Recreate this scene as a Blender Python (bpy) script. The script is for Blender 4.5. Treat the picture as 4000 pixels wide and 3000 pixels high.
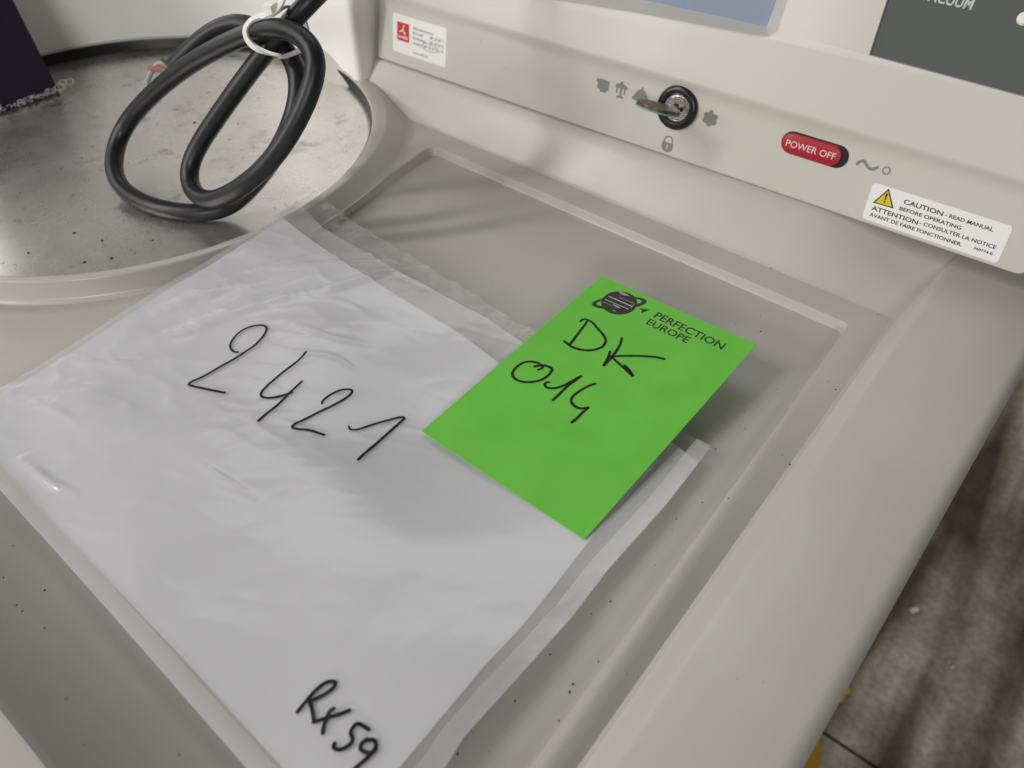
import bpy, bmesh, math, random
from mathutils import Vector, Matrix, noise
from mathutils.geometry import tessellate_polygon

random.seed(7)
scene = bpy.context.scene
for o in list(bpy.data.objects):
    bpy.data.objects.remove(o)
COL = scene.collection

# ------------------------------------------------------------------ camera
cam_data = bpy.data.cameras.new('camera')
cam = bpy.data.objects.new('camera', cam_data)
COL.objects.link(cam)
cam_data.sensor_width = 36.0
cam_data.lens = 27.46
cam_data.clip_start = 0.01
cam_data.clip_end = 50.0
M = Matrix(((0.7823, -0.4461, 0.4341), (0.6222, 0.5423, -0.5641), (0.0159, 0.7117, 0.7023))).to_4x4()
M.translation = Vector((0, 0, 0.21))
cam.matrix_world = M
cam_data.dof.use_dof = True
cam_data.dof.focus_distance = 0.315
cam_data.dof.aperture_fstop = 13.0
scene.camera = cam

# ------------------------------------------------------------------ room light
world = bpy.data.worlds.new('World')
scene.world = world
world.use_nodes = True
bg = world.node_tree.nodes['Background']
bg.inputs[0].default_value = (1.0, 0.97, 0.93, 1)
bg.inputs[1].default_value = 0.07


def lamp(name, travel, dist, power, sx, sy, color, target=(-0.15, 0.2, 0)):
    d = bpy.data.lights.new(name, 'AREA')
    d.shape = 'RECTANGLE'
    d.size = sx
    d.size_y = sy
    d.energy = power
    d.color = color
    o = bpy.data.objects.new(name, d)
    COL.objects.link(o)
    t = Vector(travel).normalized()
    o.location = Vector(target) - t * dist
    o.rotation_euler = t.to_track_quat('-Z', 'Y').to_euler()
    return o


# workshop lamps: one over the operator's left shoulder, one to the left, one behind the machine, plus an added fill from the right
lamp('lamp_main', (0.46, 0.60, -0.63), 2.4, 18.0, 0.16, 0.90, (1.0, 0.975, 0.93))
lamp('lamp_front', (0.46, 0.82, -0.33), 2.8, 20.0, 1.3, 0.5, (1.0, 0.97, 0.92))
lamp('lamp_left', (0.94, 0.02, -0.34), 2.2, 11.0, 1.6, 0.6, (1.0, 0.985, 0.96))
lamp('fill_right', (-0.46, 0.82, -0.34), 2.8, 22.0, 0.9, 0.4, (1.0, 0.98, 0.95))  # added fill, brightens the white housing wall and the lid
lamp('lamp_back', (0.36, -0.46, -0.80), 2.2, 6.5, 1.5, 0.5, (0.98, 0.985, 1.0))

scene.view_settings.view_transform = 'Standard'
scene.view_settings.look = 'None'
scene.view_settings.gamma = 1.0
scene.view_settings.exposure = 0.10
scene.view_settings.use_curve_mapping = False


# ------------------------------------------------------------------ helpers
def tag(o, label=None, cat=None, group=None, kind=None):
    if label: o['label'] = label
    if cat: o['category'] = cat
    if group: o['group'] = group
    if kind: o['kind'] = kind
    return o


def empty(name, loc):
    o = bpy.data.objects.new(name, None)
    o.empty_display_size = 0.05
    o.location = loc
    COL.objects.link(o)
    return o


def link(name, me, mat, parent=None):
    o = bpy.data.objects.new(name, me)
    COL.objects.link(o)
    if mat:
        me.materials.clear()
        me.materials.append(mat)
    if parent:
        o.parent = parent
        loc = Vector((0, 0, 0))
        p = parent
        while p:
            loc += p.location
            p = p.parent
        o.location = -loc
    return o


def mesh(name, verts, faces, mat, parent=None, angle=35, fix=True):
    me = bpy.data.meshes.new(name)
    me.from_pydata([tuple(v) for v in verts], [], faces)
    bm = bmesh.new()
    bm.from_mesh(me)
    bmesh.ops.remove_doubles(bm, verts=bm.verts, dist=1e-6)
    if fix:
        bmesh.ops.recalc_face_normals(bm, faces=bm.faces)
    bm.to_mesh(me)
    bm.free()
    me.polygons.foreach_set('use_smooth', [True] * len(me.polygons))
    me.set_sharp_from_angle(angle=math.radians(angle))
    me.update()
    return link(name, me, mat, parent)


class MB:
    def __init__(s):
        s.v = []
        s.f = []

    def add(s, v, f):
        n = len(s.v)
        s.v += [tuple(p) for p in v]
        s.f += [tuple(i + n for i in q) for q in f]
        return s

    def strip(s, rows, closed=False):
        """rows: list of equally long point lists"""
        n = len(s.v)
        m = len(rows[0])
        for r in rows:
            s.v += [tuple(p) for p in r]
        for i in range(len(rows) - 1):
            for j in range(m if closed else m - 1):
                k = (j + 1) % m
                s.f.append((n + i * m + j, n + i * m + k, n + (i + 1) * m + k, n + (i + 1) * m + j))
        return s

    def poly(s, outer, holes=(), z=None):
        loops = [[Vector(p) for p in outer]] + [[Vector(p) for p in h] for h in holes]
        flat = [p for l in loops for p in l]
        s.add(flat, tessellate_polygon(loops))
        return s

    def box(s, P, ax, ay, az):
        """P corner, three edge vectors"""
        P, ax, ay, az = Vector(P), Vector(ax), Vector(ay), Vector(az)
        c = [P, P + ax, P + ax + ay, P + ay]
        c += [p + az for p in c]
        s.add(c, [(3, 2, 1, 0), (4, 5, 6, 7), (0, 1, 5, 4), (1, 2, 6, 5), (2, 3, 7, 6), (3, 0, 4, 7)])
        return s

    def tube(s, path, r, seg=12, caps=True):
        path = [Vector(p) for p in path]
        rr = r if isinstance(r, (list, tuple)) else [r] * len(path)
        t0 = (path[1] - path[0]).normalized()
        nrm = t0.orthogonal().normalized()
        rows = []
        for i, p in enumerate(path):
            a = path[max(0, i - 1)]
            b = path[min(len(path) - 1, i + 1)]
            t = (b - a).normalized()
            nrm = (nrm - t * nrm.dot(t)).normalized()
            bn = t.cross(nrm)
            rows.append([p + (nrm * math.cos(2 * math.pi * k / seg) + bn * math.sin(2 * math.pi * k / seg)) * rr[i] for k in range(seg)])
        n = len(s.v)
        s.strip(rows, closed=True)
        if caps:
            s.f.append(tuple(range(n + seg - 1, n - 1, -1)))
            e = n + seg * (len(path) - 1)
            s.f.append(tuple(range(e, e + seg)))
        return s

    def build(s, name, mat, parent=None, angle=35, fix=True):
        return mesh(name, s.v, s.f, mat, parent, angle, fix)


def catmull(P, n=6, closed=False):
    P = [Vector(p) for p in P]
    out = []
    m = len(P)
    for i in range(m if closed else m - 1):
        p0 = P[(i - 1) % m] if (closed or i > 0) else P[0] * 2 - P[1]
        p1 = P[i]
        p2 = P[(i + 1) % m]
        p3 = P[(i + 2) % m] if (closed or i + 2 < m) else P[-1] * 2 - P[-2]
        for k in range(n):
            t = k / n
            out.append(0.5 * ((2 * p1) + (p2 - p0) * t + (2 * p0 - 5 * p1 + 4 * p2 - p3) * t * t + (3 * p1 - p0 - 3 * p2 + p3) * t ** 3))
    if not closed:
        out.append(P[-1])
    return out


def round_poly(P, radii, n=8):
    """2D polygon with rounded corners (counter clockwise list)"""
    out = []
    m = len(P)
    for i in range(m):
        p = Vector(P[i]).to_2d()
        a = (Vector(P[i - 1]).to_2d() - p).normalized()
        b = (Vector(P[(i + 1) % m]).to_2d() - p).normalized()
        r = radii[i] if isinstance(radii, (list, tuple)) else radii
        ang = a.angle(b) / 2
        if r <= 0:
            out.append(p)
            continue
        d = r / math.tan(ang)
        c = p + (a + b).normalized() * (r / math.sin(ang))
        s, e = p + a * d, p + b * d
        a0 = math.atan2(s.y - c.y, s.x - c.x)
        a1 = math.atan2(e.y - c.y, e.x - c.x)
        da = (a1 - a0 + math.pi) % (2 * math.pi) - math.pi
        for k in range(n + 1):
            t = a0 + da * k / n
            out.append(c + Vector((math.cos(t), math.sin(t))) * r)
    return out


def offset_loop(P, d):
    """offset a closed 2D loop outwards (ccw) by d"""
    out = []
    m = len(P)
    for i in range(m):
        a = (P[i] - P[i - 1])
        b = (P[(i + 1) % m] - P[i])
        if a.length < 1e-9: a = b
        if b.length < 1e-9: b = a
        na = Vector((a.y, -a.x)).normalized()
        nb = Vector((b.y, -b.x)).normalized()
        nn = (na + nb).normalized()
        out.append(P[i] + nn * (d / max(0.5, nn.dot(na))))
    return out


# ------------------------------------------------------------------ materials
def new_mat(name):
    m = bpy.data.materials.new(name)
    m.use_nodes = True
    nt = m.node_tree
    return m, nt, nt.nodes['Principled BSDF']


def node(nt, t, **kw):
    n = nt.nodes.new(t)
    for k, v in kw.items():
        setattr(n, k, v)
    return n


def plain(name, col, rough=0.5, metal=0.0, spec=0.5):
    m, nt, b = new_mat(name)
    b.inputs['Base Color'].default_value = (*col, 1)
    b.inputs['Roughness'].default_value = rough
    b.inputs['Metallic'].default_value = metal
    b.inputs['Specular IOR Level'].default_value = spec
    return m


def ramp(nt, fac, stops):
    r = node(nt, 'ShaderNodeValToRGB')
    e = r.color_ramp.elements
    while len(e) < len(stops):
        e.new(0.5)
    for i, (p, c) in enumerate(stops):
        e[i].position = p
        e[i].color = (*c, 1) if len(c) == 3 else c
    nt.links.new(fac, r.inputs[0])
    return r


def noise_node(nt, scale, detail=4, rough=0.55, mapping=None, coord='Object'):
    tc = node(nt, 'ShaderNodeTexCoord')
    n = node(nt, 'ShaderNodeTexNoise')
    n.inputs['Scale'].default_value = scale
    n.inputs['Detail'].default_value = detail
    n.inputs['Roughness'].default_value = rough
    if mapping:
        mp = node(nt, 'ShaderNodeMapping')
        mp.inputs['Scale'].default_value = mapping
        nt.links.new(tc.outputs[coord], mp.inputs[0])
        nt.links.new(mp.outputs[0], n.inputs['Vector'])
    else:
        nt.links.new(tc.outputs[coord], n.inputs['Vector'])
    return n


def mixc(nt, fac, a, b, mode='MIX'):
    m = node(nt, 'ShaderNodeMix', data_type='RGBA', blend_type=mode)
    for sock, v in ((m.inputs[0], fac), (m.inputs[6], a), (m.inputs[7], b)):
        if hasattr(v, 'is_linked'):
            nt.links.new(v, sock)
        elif isinstance(v, (int, float)):
            sock.default_value = v
        else:
            sock.default_value = (*v, 1)
    return m.outputs[2]


def bump(nt, b, height, strength, dist):
    bp = node(nt, 'ShaderNodeBump')
    bp.inputs['Strength'].default_value = strength
    bp.inputs['Distance'].default_value = dist
    nt.links.new(height, bp.inputs['Height'])
    nt.links.new(bp.outputs[0], b.inputs['Normal'])


def plastic(name, col, rough=0.38, dirt=0.25):
    """moulded off-white plastic with fine grain, faint grime and small black specks"""
    m, nt, b = new_mat(name)
    big = noise_node(nt, 9, 5)
    g = ramp(nt, big.outputs[0], [(0.35, (1, 1, 1)), (0.75, (1 - 0.28 * dirt, 1 - 0.30 * dirt, 1 - 0.33 * dirt))])
    c = mixc(nt, 1.0, col, g.outputs[0], 'MULTIPLY')
    sp = noise_node(nt, 260, 1, 0.4)
    s = ramp(nt, sp.outputs[0], [(0.80, (1, 1, 1)), (0.815, (0.25, 0.23, 0.2))])
    c = mixc(nt, 0.7 * min(1, dirt * 2), c, mixc(nt, 1.0, c, s.outputs[0], 'MULTIPLY'))
    nt.links.new(c, b.inputs['Base Color'])
    r = noise_node(nt, 25, 4)
    rr = node(nt, 'ShaderNodeMapRange')
    rr.inputs[3].default_value = rough - 0.07
    rr.inputs[4].default_value = rough + 0.10
    nt.links.new(r.outputs[0], rr.inputs[0])
    nt.links.new(rr.outputs[0], b.inputs['Roughness'])
    fine = noise_node(nt, 1400, 2)
    bump(nt, b, fine.outputs[0], 0.10, 0.0004)
    return m


PLASTIC = plastic('machine_plastic', (0.560, 0.542, 0.500), 0.30, 0.32)
PANEL = plastic('panel_plastic', (0.60, 0.583, 0.535), 0.36, 0.14)
TRAYMAT = plastic('tray_plastic_shaded', (0.49, 0.472, 0.435), 0.34, 0.30)  # darker copy of the machine plastic, tray shade put into its colour
WHITEPL = plastic('white_plastic', (0.93, 0.925, 0.90), 0.42, 0.04)


def make_steel():
    m, nt, b = new_mat('stained_steel')
    b.inputs['Metallic'].default_value = 0.86
    b.inputs['Coat Weight'].default_value = 0.35
    b.inputs['Coat Roughness'].default_value = 0.16
    n1 = noise_node(nt, 14, 8, 0.7)
    c1 = ramp(nt, n1.outputs[0], [(0.30, (0.44, 0.41, 0.375)), (0.44, (0.74, 0.72, 0.685)), (0.70, (0.86, 0.845, 0.82))])
    n2 = noise_node(nt, 48, 6, 0.75)
    c2 = ramp(nt, n2.outputs[0], [(0.58, (1, 1, 1)), (0.65, (0.60, 0.55, 0.50)), (0.74, (0.34, 0.29, 0.26))])
    n3 = noise_node(nt, 260, 3, 0.6)
    c3 = ramp(nt, n3.outputs[0], [(0.66, (1, 1, 1)), (0.72, (0.35, 0.31, 0.28))])
    c = mixc(nt, 0.75, c1.outputs[0], c2.outputs[0], 'MULTIPLY')
    c = mixc(nt, 0.75, c, c3.outputs[0], 'MULTIPLY')
    nt.links.new(c, b.inputs['Base Color'])
    n4 = noise_node(nt, 22, 7, 0.7)
    mr = node(nt, 'ShaderNodeMapRange')
    mr.inputs[1].default_value = 0.3
    mr.inputs[2].default_value = 0.7
    mr.inputs[3].default_value = 0.20
    mr.inputs[4].default_value = 0.36
    nt.links.new(n4.outputs[0], mr.inputs[0])
    nt.links.new(mr.outputs[0], b.inputs['Roughness'])
    sc = noise_node(nt, 60, 2, 0.5, mapping=(26, 0.6, 1))
    bump(nt, b, sc.outputs[0], 0.10, 0.0006)
    return m


STEEL = make_steel()


def make_rubber():
    m, nt, b = new_mat('black_rubber')
    n = noise_node(nt, 60, 4)
    c = ramp(nt, n.outputs[0], [(0.35, (0.007, 0.007, 0.010)), (0.60, (0.013, 0.0135, 0.017)), (0.80, (0.045, 0.045, 0.047))])
    nt.links.new(c.outputs[0], b.inputs['Base Color'])
    b.inputs['Roughness'].default_value = 0.42
    f = noise_node(nt, 500, 2)
    bump(nt, b, f.outputs[0], 0.12, 0.0005)
    return m


RUBBER = make_rubber()


def make_film(name, opacity, col, rough, ripple):
    m, nt, b = new_mat(name)
    b.inputs['Base Color'].default_value = (*col, 1)
    b.inputs['Roughness'].default_value = rough
    b.inputs['Specular IOR Level'].default_value = 0.9
    n = noise_node(nt, ripple, 4, 0.5)
    bump(nt, b, n.outputs[0], 0.35, 0.0012)
    tr = node(nt, 'ShaderNodeBsdfTransparent')
    mx = node(nt, 'ShaderNodeMixShader')
    mx.inputs[0].default_value = opacity
    nt.links.new(tr.outputs[0], mx.inputs[1])
    nt.links.new(b.outputs[0], mx.inputs[2])
    nt.links.new(mx.outputs[0], nt.nodes['Material Output'].inputs['Surface'])
    return m


FROST = make_film('frosted_film', 0.36, (0.76, 0.76, 0.78), 0.18, 38)
CLEAR = make_film('clear_film', 0.20, (0.70, 0.70, 0.68), 0.10, 130)
PAPER = plain('white_paper', (0.72, 0.72, 0.75), 0.75)
STICKER = plain('sticker_white', (0.86, 0.86, 0.85), 0.4)
m, nt, b = new_mat('marker_ink')
n = noise_node(nt, 420, 4, 0.7)
c = ramp(nt, n.outputs[0], [(0.42, (0.012, 0.011, 0.012)), (0.62, (0.030, 0.028, 0.030)), (0.72, (0.11, 0.10, 0.105))])
nt.links.new(c.outputs[0], b.inputs['Base Color'])
b.inputs['Roughness'].default_value = 0.6
b.inputs['Specular IOR Level'].default_value = 0.2
INK = m
PRINT = plain('black_print', (0.02, 0.02, 0.02), 0.6)
GREYPRINT = plain('grey_print', (0.22, 0.225, 0.21), 0.6)
RED = plain('sticker_red', (0.62, 0.02, 0.022), 0.5)
WHITEINK = plain('white_print', (0.85, 0.8, 0.8), 0.5)
PINKINK = plain('faded_white_print', (0.78, 0.55, 0.58), 0.5)
YELLOW = plain('warning_yellow', (0.72, 0.56, 0.02), 0.5)
BUTTON = plain('button_red', (0.40, 0.014, 0.026), 0.42)
BLACK = plain('black_plastic', (0.008, 0.008, 0.01), 0.32)
DARKHOLE = plain('button_well', (0.006, 0.004, 0.010), 0.6)
CHROME = plain('lock_metal', (0.80, 0.79, 0.78), 0.22, 1.0)
SCREEN = plain('display_glass', (0.24, 0.29, 0.40), 0.45, spec=0.2)
KEYPAD = plain('keypad_grey', (0.098, 0.106, 0.106), 0.6, spec=0.25)
TIEMAT = plain('nylon_tie', (0.80, 0.79, 0.74), 0.30)
COPPER = plain('brown_wire', (0.30, 0.13, 0.075), 0.5)
GREENW = plain('green_wire', (0.03, 0.12, 0.06), 0.5)
GREYW = plain('grey_wire', (0.34, 0.36, 0.38), 0.5)
DARKFAB = plain('black_fabric', (0.014, 0.009, 0.026), 0.85)
FRAY = plain('frayed_thread', (0.72, 0.70, 0.72), 0.7)

# ------------------------------------------------------------------ floor
def make_floor_mat():
    m, nt, b = new_mat('dirty_concrete')
    n1 = noise_node(nt, 15, 3, 0.45, mapping=(1.0, 0.12, 1))
    c1 = ramp(nt, n1.outputs[0], [(0.38, (0.13, 0.102, 0.075)), (0.50, (0.38, 0.335, 0.26)), (0.62, (0.72, 0.68, 0.55))])
    n2 = noise_node(nt, 16, 6, 0.65)
    c2 = ramp(nt, n2.outputs[0], [(0.3, (0.45, 0.42, 0.40)), (0.6, (1, 1, 1))])
    c = mixc(nt, 0.8, c1.outputs[0], c2.outputs[0], 'MULTIPLY')
    n3 = noise_node(nt, 120, 2)
    c3 = ramp(nt, n3.outputs[0], [(0.4, (0.7, 0.7, 0.7)), (0.6, (1, 1, 1))])
    c = mixc(nt, 0.7, c, c3.outputs[0], 'MULTIPLY')
    nt.links.new(c, b.inputs['Base Color'])
    b.inputs['Roughness'].default_value = 0.55
    bump(nt, b, n2.outputs[0], 0.4, 0.004)
    return m


ZF = -0.75
FLOORMAT = make_floor_mat()
fm = MB()
# two cast slabs with an open joint between them
for (x0, y0, x1, y1) in ((-2.5, -2.5, 3.0, 0.538), (-2.5, 0.545, 3.0, 5.0)):
    fm.box((x0, y0, ZF - 0.1), (x1 - x0, 0, 0), (0, y1 - y0, 0), (0, 0, 0.1))
floor = tag(fm.build('floor', FLOORMAT), kind='structure')
seam = MB().box((-2.5, 0.530, ZF - 0.12), (5.5, 0, 0), (0, 0.02, 0), (0, 0, 0.1)).build('floor_joint', plain('joint_dirt', (0.02, 0.018, 0.015), 0.9), floor)
yel = plain('floor_yellow_paint', (0.62, 0.36, 0.02), 0.6)
for k, (cx, cy, w, h) in enumerate(((0.060, 0.487, 0.050, 0.09), (0.064, 0.600, 0.030, 0.035))):
    pts = []
    for i in range(22):
        a = 2 * math.pi * i / 22
        r = 1 + 0.35 * noise.noise(Vector((math.cos(a) * 1.7 + k * 5, math.sin(a) * 1.7, 0.3)))
        pts.append((cx + math.cos(a) * w * 0.5 * r, cy + math.sin(a) * h * 0.5 * r, ZF + 0.004))
    MB().poly(pts).build('paint_patch', yel, floor)
lit = MB()
for (x, y, s) in ((0.1034, 0.767, 0.007), (0.235, 0.83, 0.008), (0.079, 0.755, 0.004), (0.20, 1.0, 0.005), (0.26, 0.75, 0.004), (0.17, 0.72, 0.003), (0.24, 1.1, 0.006)):
    a = random.random() * 3
    ax = Vector((math.cos(a), math.sin(a), 0)) * s * 1.6
    ay = Vector((-math.sin(a), math.cos(a), 0.15)) * s * 0.8
    lit.box(Vector((x, y, ZF + 0.002)), ax, ay, (0, 0, s * 0.4))
tag(lit.build('floor_litter', plain('white_scrap', (0.8, 0.78, 0.74), 0.5)), 'small white scraps scattered on the dirty concrete floor', 'litter', kind='stuff')

# ------------------------------------------------------------------ machine
HL = -0.0110          # ledge level (deck top is 0)
HT = -0.0160          # tray floor
CX, CY = -0.4242, 0.1908    # chamber centre
machine = tag(empty('centrifuge', (-0.25, 0.2, ZF)), 'cream white laboratory centrifuge with work tray, round chamber lid and control panel', 'centrifuge')


def cab_x(y):          # right edge of the cabinet top runs slightly outwards to the back
    return 0.0128 + 0.034 * (y - 0.02)


dk = MB()
YF = -0.0135           # foot of the front riser
YB = 0.3178            # foot of the slope below the panel
XR = -0.0300           # foot of the right riser
# ledge with the opening of the tray
tray_out = round_poly([(-0.0415, 0.040), (-0.0452, 0.3015), (-0.2962, 0.3030), (-0.2600, 0.040)], [0.010, 0.0035, 0.006, 0.010], 8)
outer = [(XR, YF, HL), (XR, YB, HL), (-0.40, YB, HL), (-0.40, 0.40, HL), (-0.66, 0.40, HL), (-0.66, YF, HL)]
dk.poly(outer, [[(p.x, p.y, HL) for p in offset_loop(tray_out, 0.0008)]])
# slope that climbs from the ledge to the lip of the panel
def lip_y(x):
    return 0.3323 + 0.0439 * (x + 0.3612)


SLOPE = [(0.0, 0.0), (0.03, 0.012), (0.08, 0.055), (0.25, 0.225), (0.5, 0.475), (0.75, 0.735), (0.92, 0.90), (1.0, 0.955), (1.12, 0.97)]
rows = []
side = []


def slope_pt(x, f, g):
    """the slope flattens towards its right end, where it runs out level with the deck"""
    w = max(0, min(1, (x + 0.088) / 0.058))
    w = w * w * (3 - 2 * w)
    y = (YB + (lip_y(x) - YB) * f) * (1 - w) + (YB + (0.3700 - YB) * f) * w
    z = (HL + (0.012 - HL) * g) * (1 - w) + (HL + (0.0 - HL) * g) * w
    return (x, y, z)


for (f, g) in SLOPE:
    row = [slope_pt(x, f, g) for x in (-0.42, -0.36, -0.33, -0.25, -0.15, -0.09, -0.08, -0.07, -0.06, -0.05, -0.04)]
    t = g / 0.97
    xr = XR + 0.0074 * t
    e = slope_pt(-0.029, f, g)
    row.append((xr - 0.0016 * (1 - t), e[1], e[2]))
    side.append((xr, e[1], e[2]))
    rows.append(row)
dk.strip(rows)
# right riser up to the deck, and the rounded end of the slope
rrows = []
for y in (YF - 0.0635, YF, 0.05, 0.12, 0.2, 0.28, 0.30):
    rrows.append([(XR - 0.0016, y, HL), (XR, y, HL + 0.0002), (XR + 0.0062, y, -0.0014), (XR + 0.0070, y, -0.00035), (XR + 0.0086, y, 0.0)])
for (xr, y, z), row in zip(side, rows):
    t = max(0, min(1, (z - HL) / -HL))
    rrows.append([row[-1], (xr, y, z + 0.0002 * (1 - t)), (max(xr, XR + 0.0062), y, max(z, -0.0014)), (max(xr, XR + 0.0070), y, max(z, -0.00035)), (XR + 0.0086, y, 0.0)])
dk.strip(rrows)
# right deck with its rounded outer edge, then the cabinet side
rows = []
for y in (YF - 0.064, YF, 0.05, 0.12, 0.2, 0.28, 0.368, 0.42, 0.6):
    e = cab_x(y)
    R = 0.0055
    r = [(XR + 0.0086, y, 0.0), (e - R - 0.006, y, 0.0)]
    for k in range(0, 9):
        a = math.radians(90 * k / 8)
        r.append((e - R + R * math.sin(a), y, -R + R * math.cos(a)))
    r.append((e, y, -0.06))
    r.append((e, y, ZF + 0.02))
    rows.append(r)
rows.insert(0, [(x, y, ZF + 0.02) for x, y, z in rows[0]])     # front face
dk.strip(rows)
# front riser and front deck, rounded over to the front
rows = []
for x in (-0.66, -0.3, -0.16, XR):
    x2 = XR + 0.0086 if x == XR else x
    rows.append([(x, YF, HL), (x, YF - 0.0012, -0.0095), (x2, YF - 0.0017, -0.0089), (x2, YF - 0.0026, -0.0087), (x2, YF - 0.05, -0.0087), (x2, YF - 0.060, -0.011), (x2, YF - 0.064, -0.019), (x2, YF - 0.064, ZF + 0.02)])
dk.strip(rows)
dk.build('deck', PLASTIC, machine, angle=28, fix=False)

# tray
tr = MB()
lp = []
for (off, z) in ((0.0008, HL), (0.0003, HL - 0.0002), (0.0, HL - 0.0008), (-0.0004, HT + 0.0009), (-0.0009, HT + 0.0002), (-0.0017, HT)):
    lp.append([(p.x, p.y, z) for p in offset_loop(tray_out, off)])
tr.strip(lp, closed=True)
tr.poly([(p.x, p.y, HT) for p in offset_loop(tray_out, -0.0017)])
tr.build('tray', TRAYMAT, machine, angle=40, fix=False)

# raised chamber rim
rg = MB()
RI, RO = 0.1363, 0.1408
prof = [(RI, -0.030), (RI, -0.0008), (RI + 0.0003, -0.0002), (RI + 0.0009, 0.0), (RO - 0.0010, 0.0), (RO - 0.0003, -0.0003), (RO, -0.0010), (RO + 0.0004, HL + 0.002), (RO + 0.0012, HL + 0.0006), (RO + 0.003, HL + 0.00005)]
N = 128


def flare(a):         # the rim flares out towards the corner below the panel
    d = math.degrees(a)
    e = max(0, min(1, (d - 6) / 48)) if d < 120 else 0
    if d > 80: e *= max(0, 1 - (d - 80) / 40)
    return e * e * (3 - 2 * e)


rows = []
for i, (r, z) in enumerate(prof):
    row = []
    for k in range(N):
        a = 2 * math.pi * k / N
        rr = r + flare(a) * (0.0 if i < 4 else 0.0045 + (0.0125 * ((-z) / 0.011) if z < -0.0009 else 0.0))
        row.append((CX + rr * math.cos(a), CY + rr * math.sin(a), z))
    rows.append(row)
rg.strip(rows, closed=True)
rg.build('chamber_rim', PLASTIC, machine, angle=50)

# steel chamber lid: a flat plate inside a dark rubber gasket
ds = MB()
prof = [(0.0, -0.0088), (0.03, -0.0088), (0.06, -0.0088), (0.09, -0.0088), (0.112, -0.0088), (0.128, -0.0087), (0.1325, -0.0083), (0.1352, -0.0076), (0.1355, -0.0078), (0.1355, -0.012)]
rows = [[(CX + max(r, 1e-4) * math.cos(2 * math.pi * k / N), CY + max(r, 1e-4) * math.sin(2 * math.pi * k / N), z) for k in range(N)] for r, z in prof]
ds.strip(rows, closed=True)
lid = ds.build('chamber_lid', STEEL, machine, angle=50)
gk = MB()
gk.strip([[(CX + r * math.cos(2 * math.pi * k / N), CY + r * math.sin(2 * math.pi * k / N), z) for k in range(N)] for r, z in ((0.1356, -0.012), (0.1356, -0.0014), (0.1358, -0.0010), (0.1360, -0.0010), (0.1362, -0.0016), (0.1362, -0.012))], closed=True)
gk.build('gasket', BLACK, lid, angle=50)

# housing wall that rises behind the chamber
hw = MB()
plan = []
for k in range(61):
    a = math.radians(208 - (208 - 70) * k / 60)
    plan.append(Vector((CX + 0.1372 * math.cos(a), CY + 0.1372 * math.sin(a))))
c0 = plan[-1]
end = Vector((-0.3700, 0.3440))
d1 = (plan[-1] - plan[-2]).normalized()
d2 = (end - c0).normalized()
q = [c0 + d1 * 0.003, c0 + d1 * 0.0050 + d2 * 0.0015, c0 + d1 * 0.0058 + d2 * 0.004, c0 + d1 * 0.0055 + d2 * 0.009, c0 + d1 * 0.004 + d2 * 0.014, end]
plan += q


def wall_f(i):        # the wall runs lower towards the panel
    return 1.0 - 0.60 * min(1, max(0, (i - 42) / 16))


rows = []
for z in (-0.012, 0.0, 0.03, 0.06, 0.10, 0.14):
    rows.append([(p.x, p.y, z * wall_f(i) if z > 0 else z) for i, p in enumerate(plan)])
top = [(CX + (p.x - CX) * 1.02, CY + (p.y - CY) * 1.02, 0.145 * wall_f(i)) for i, p in enumerate(plan)]
back = [(CX + (p.x - CX) * 1.5, CY + (p.y - CY) * 1.5, 0.145 * wall_f(i)) for i, p in enumerate(plan)]
rows += [top, back]
hw.strip(rows)
hw.build('housing_wall', WHITEPL, machine, angle=40, fix=False)

# ------------------------------------------------------------------ control panel
O = Vector((-0.3612, 0.3323, 0.012))
KS = 0.9565e-3       # panel drawing units (close to a millimetre)
XP = Vector((0.9990, 0.0439, 0.0)).normalized()
UP = Vector((-0.0088, 0.1996, 0.9798)).normalized()
NP = XP.cross(UP).normalized()
UP = NP.cross(XP).normalized()


def P(s, t, n=0.0):       # lower face
    return O + XP * (s * KS) + UP * (t * KS) + NP * (n * KS)


th = math.radians(8)
O2 = O + UP * (40 * KS) + NP * (3 * KS)
UU = (UP * math.cos(th) - NP * math.sin(th)).normalized()
NU = XP.cross(UU).normalized()


def PU(s, t, n=0.0):      # upper face
    return O2 + XP * (s * KS) + UU * (t * KS) + NU * (n * KS)


S0, S1 = -5.5, 386.0
pn = MB()
prof = [(-30, 0.3), (-1.6, 0.0), (-0.6, 0.25), (-0.12, 0.8), (0, 1.6), (0, 8), (0, 16), (0, 24), (0, 31), (0.15, 32.5), (0.5, 34), (1.1, 35.6), (1.8, 37), (2.45, 38.2), (2.85, 39.1), (3.02, 40)]


def endround(s, t):       # rounded lower right corner of the panel
    if t < 8 and s == S1:
        return S1 - 8 + math.sqrt(max(0.0, 64 - (8 - max(t, 0.0)) ** 2))
    return s


rows = []
for (nn, t) in prof:
    rows.append([P(s if s != S1 else endround(S1, t), t, nn) for s in (S0, 60, 120, 180, 240, 300, 340, S1)])
rows.append([PU(s, 0.8) for s in (S0, 60, 120, 180, 240, 300, 340, S1)])
pn.strip(rows)
# left and right ends
for s in (S0, S1):
    loop = [P(endround(s, t), t, nn) for nn, t in prof[1:]] + [PU(s, 0.8), PU(s, 110), PU(s, 110, -30)] + [P(endround(s, 0.3), 0.3, -30)]
    c = P(s if s == S0 else s - 8, 60, -14)
    pn.add([c] + loop, [(0, i + 1, (i + 1) % len(loop) + 1) for i in range(len(loop))])
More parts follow.
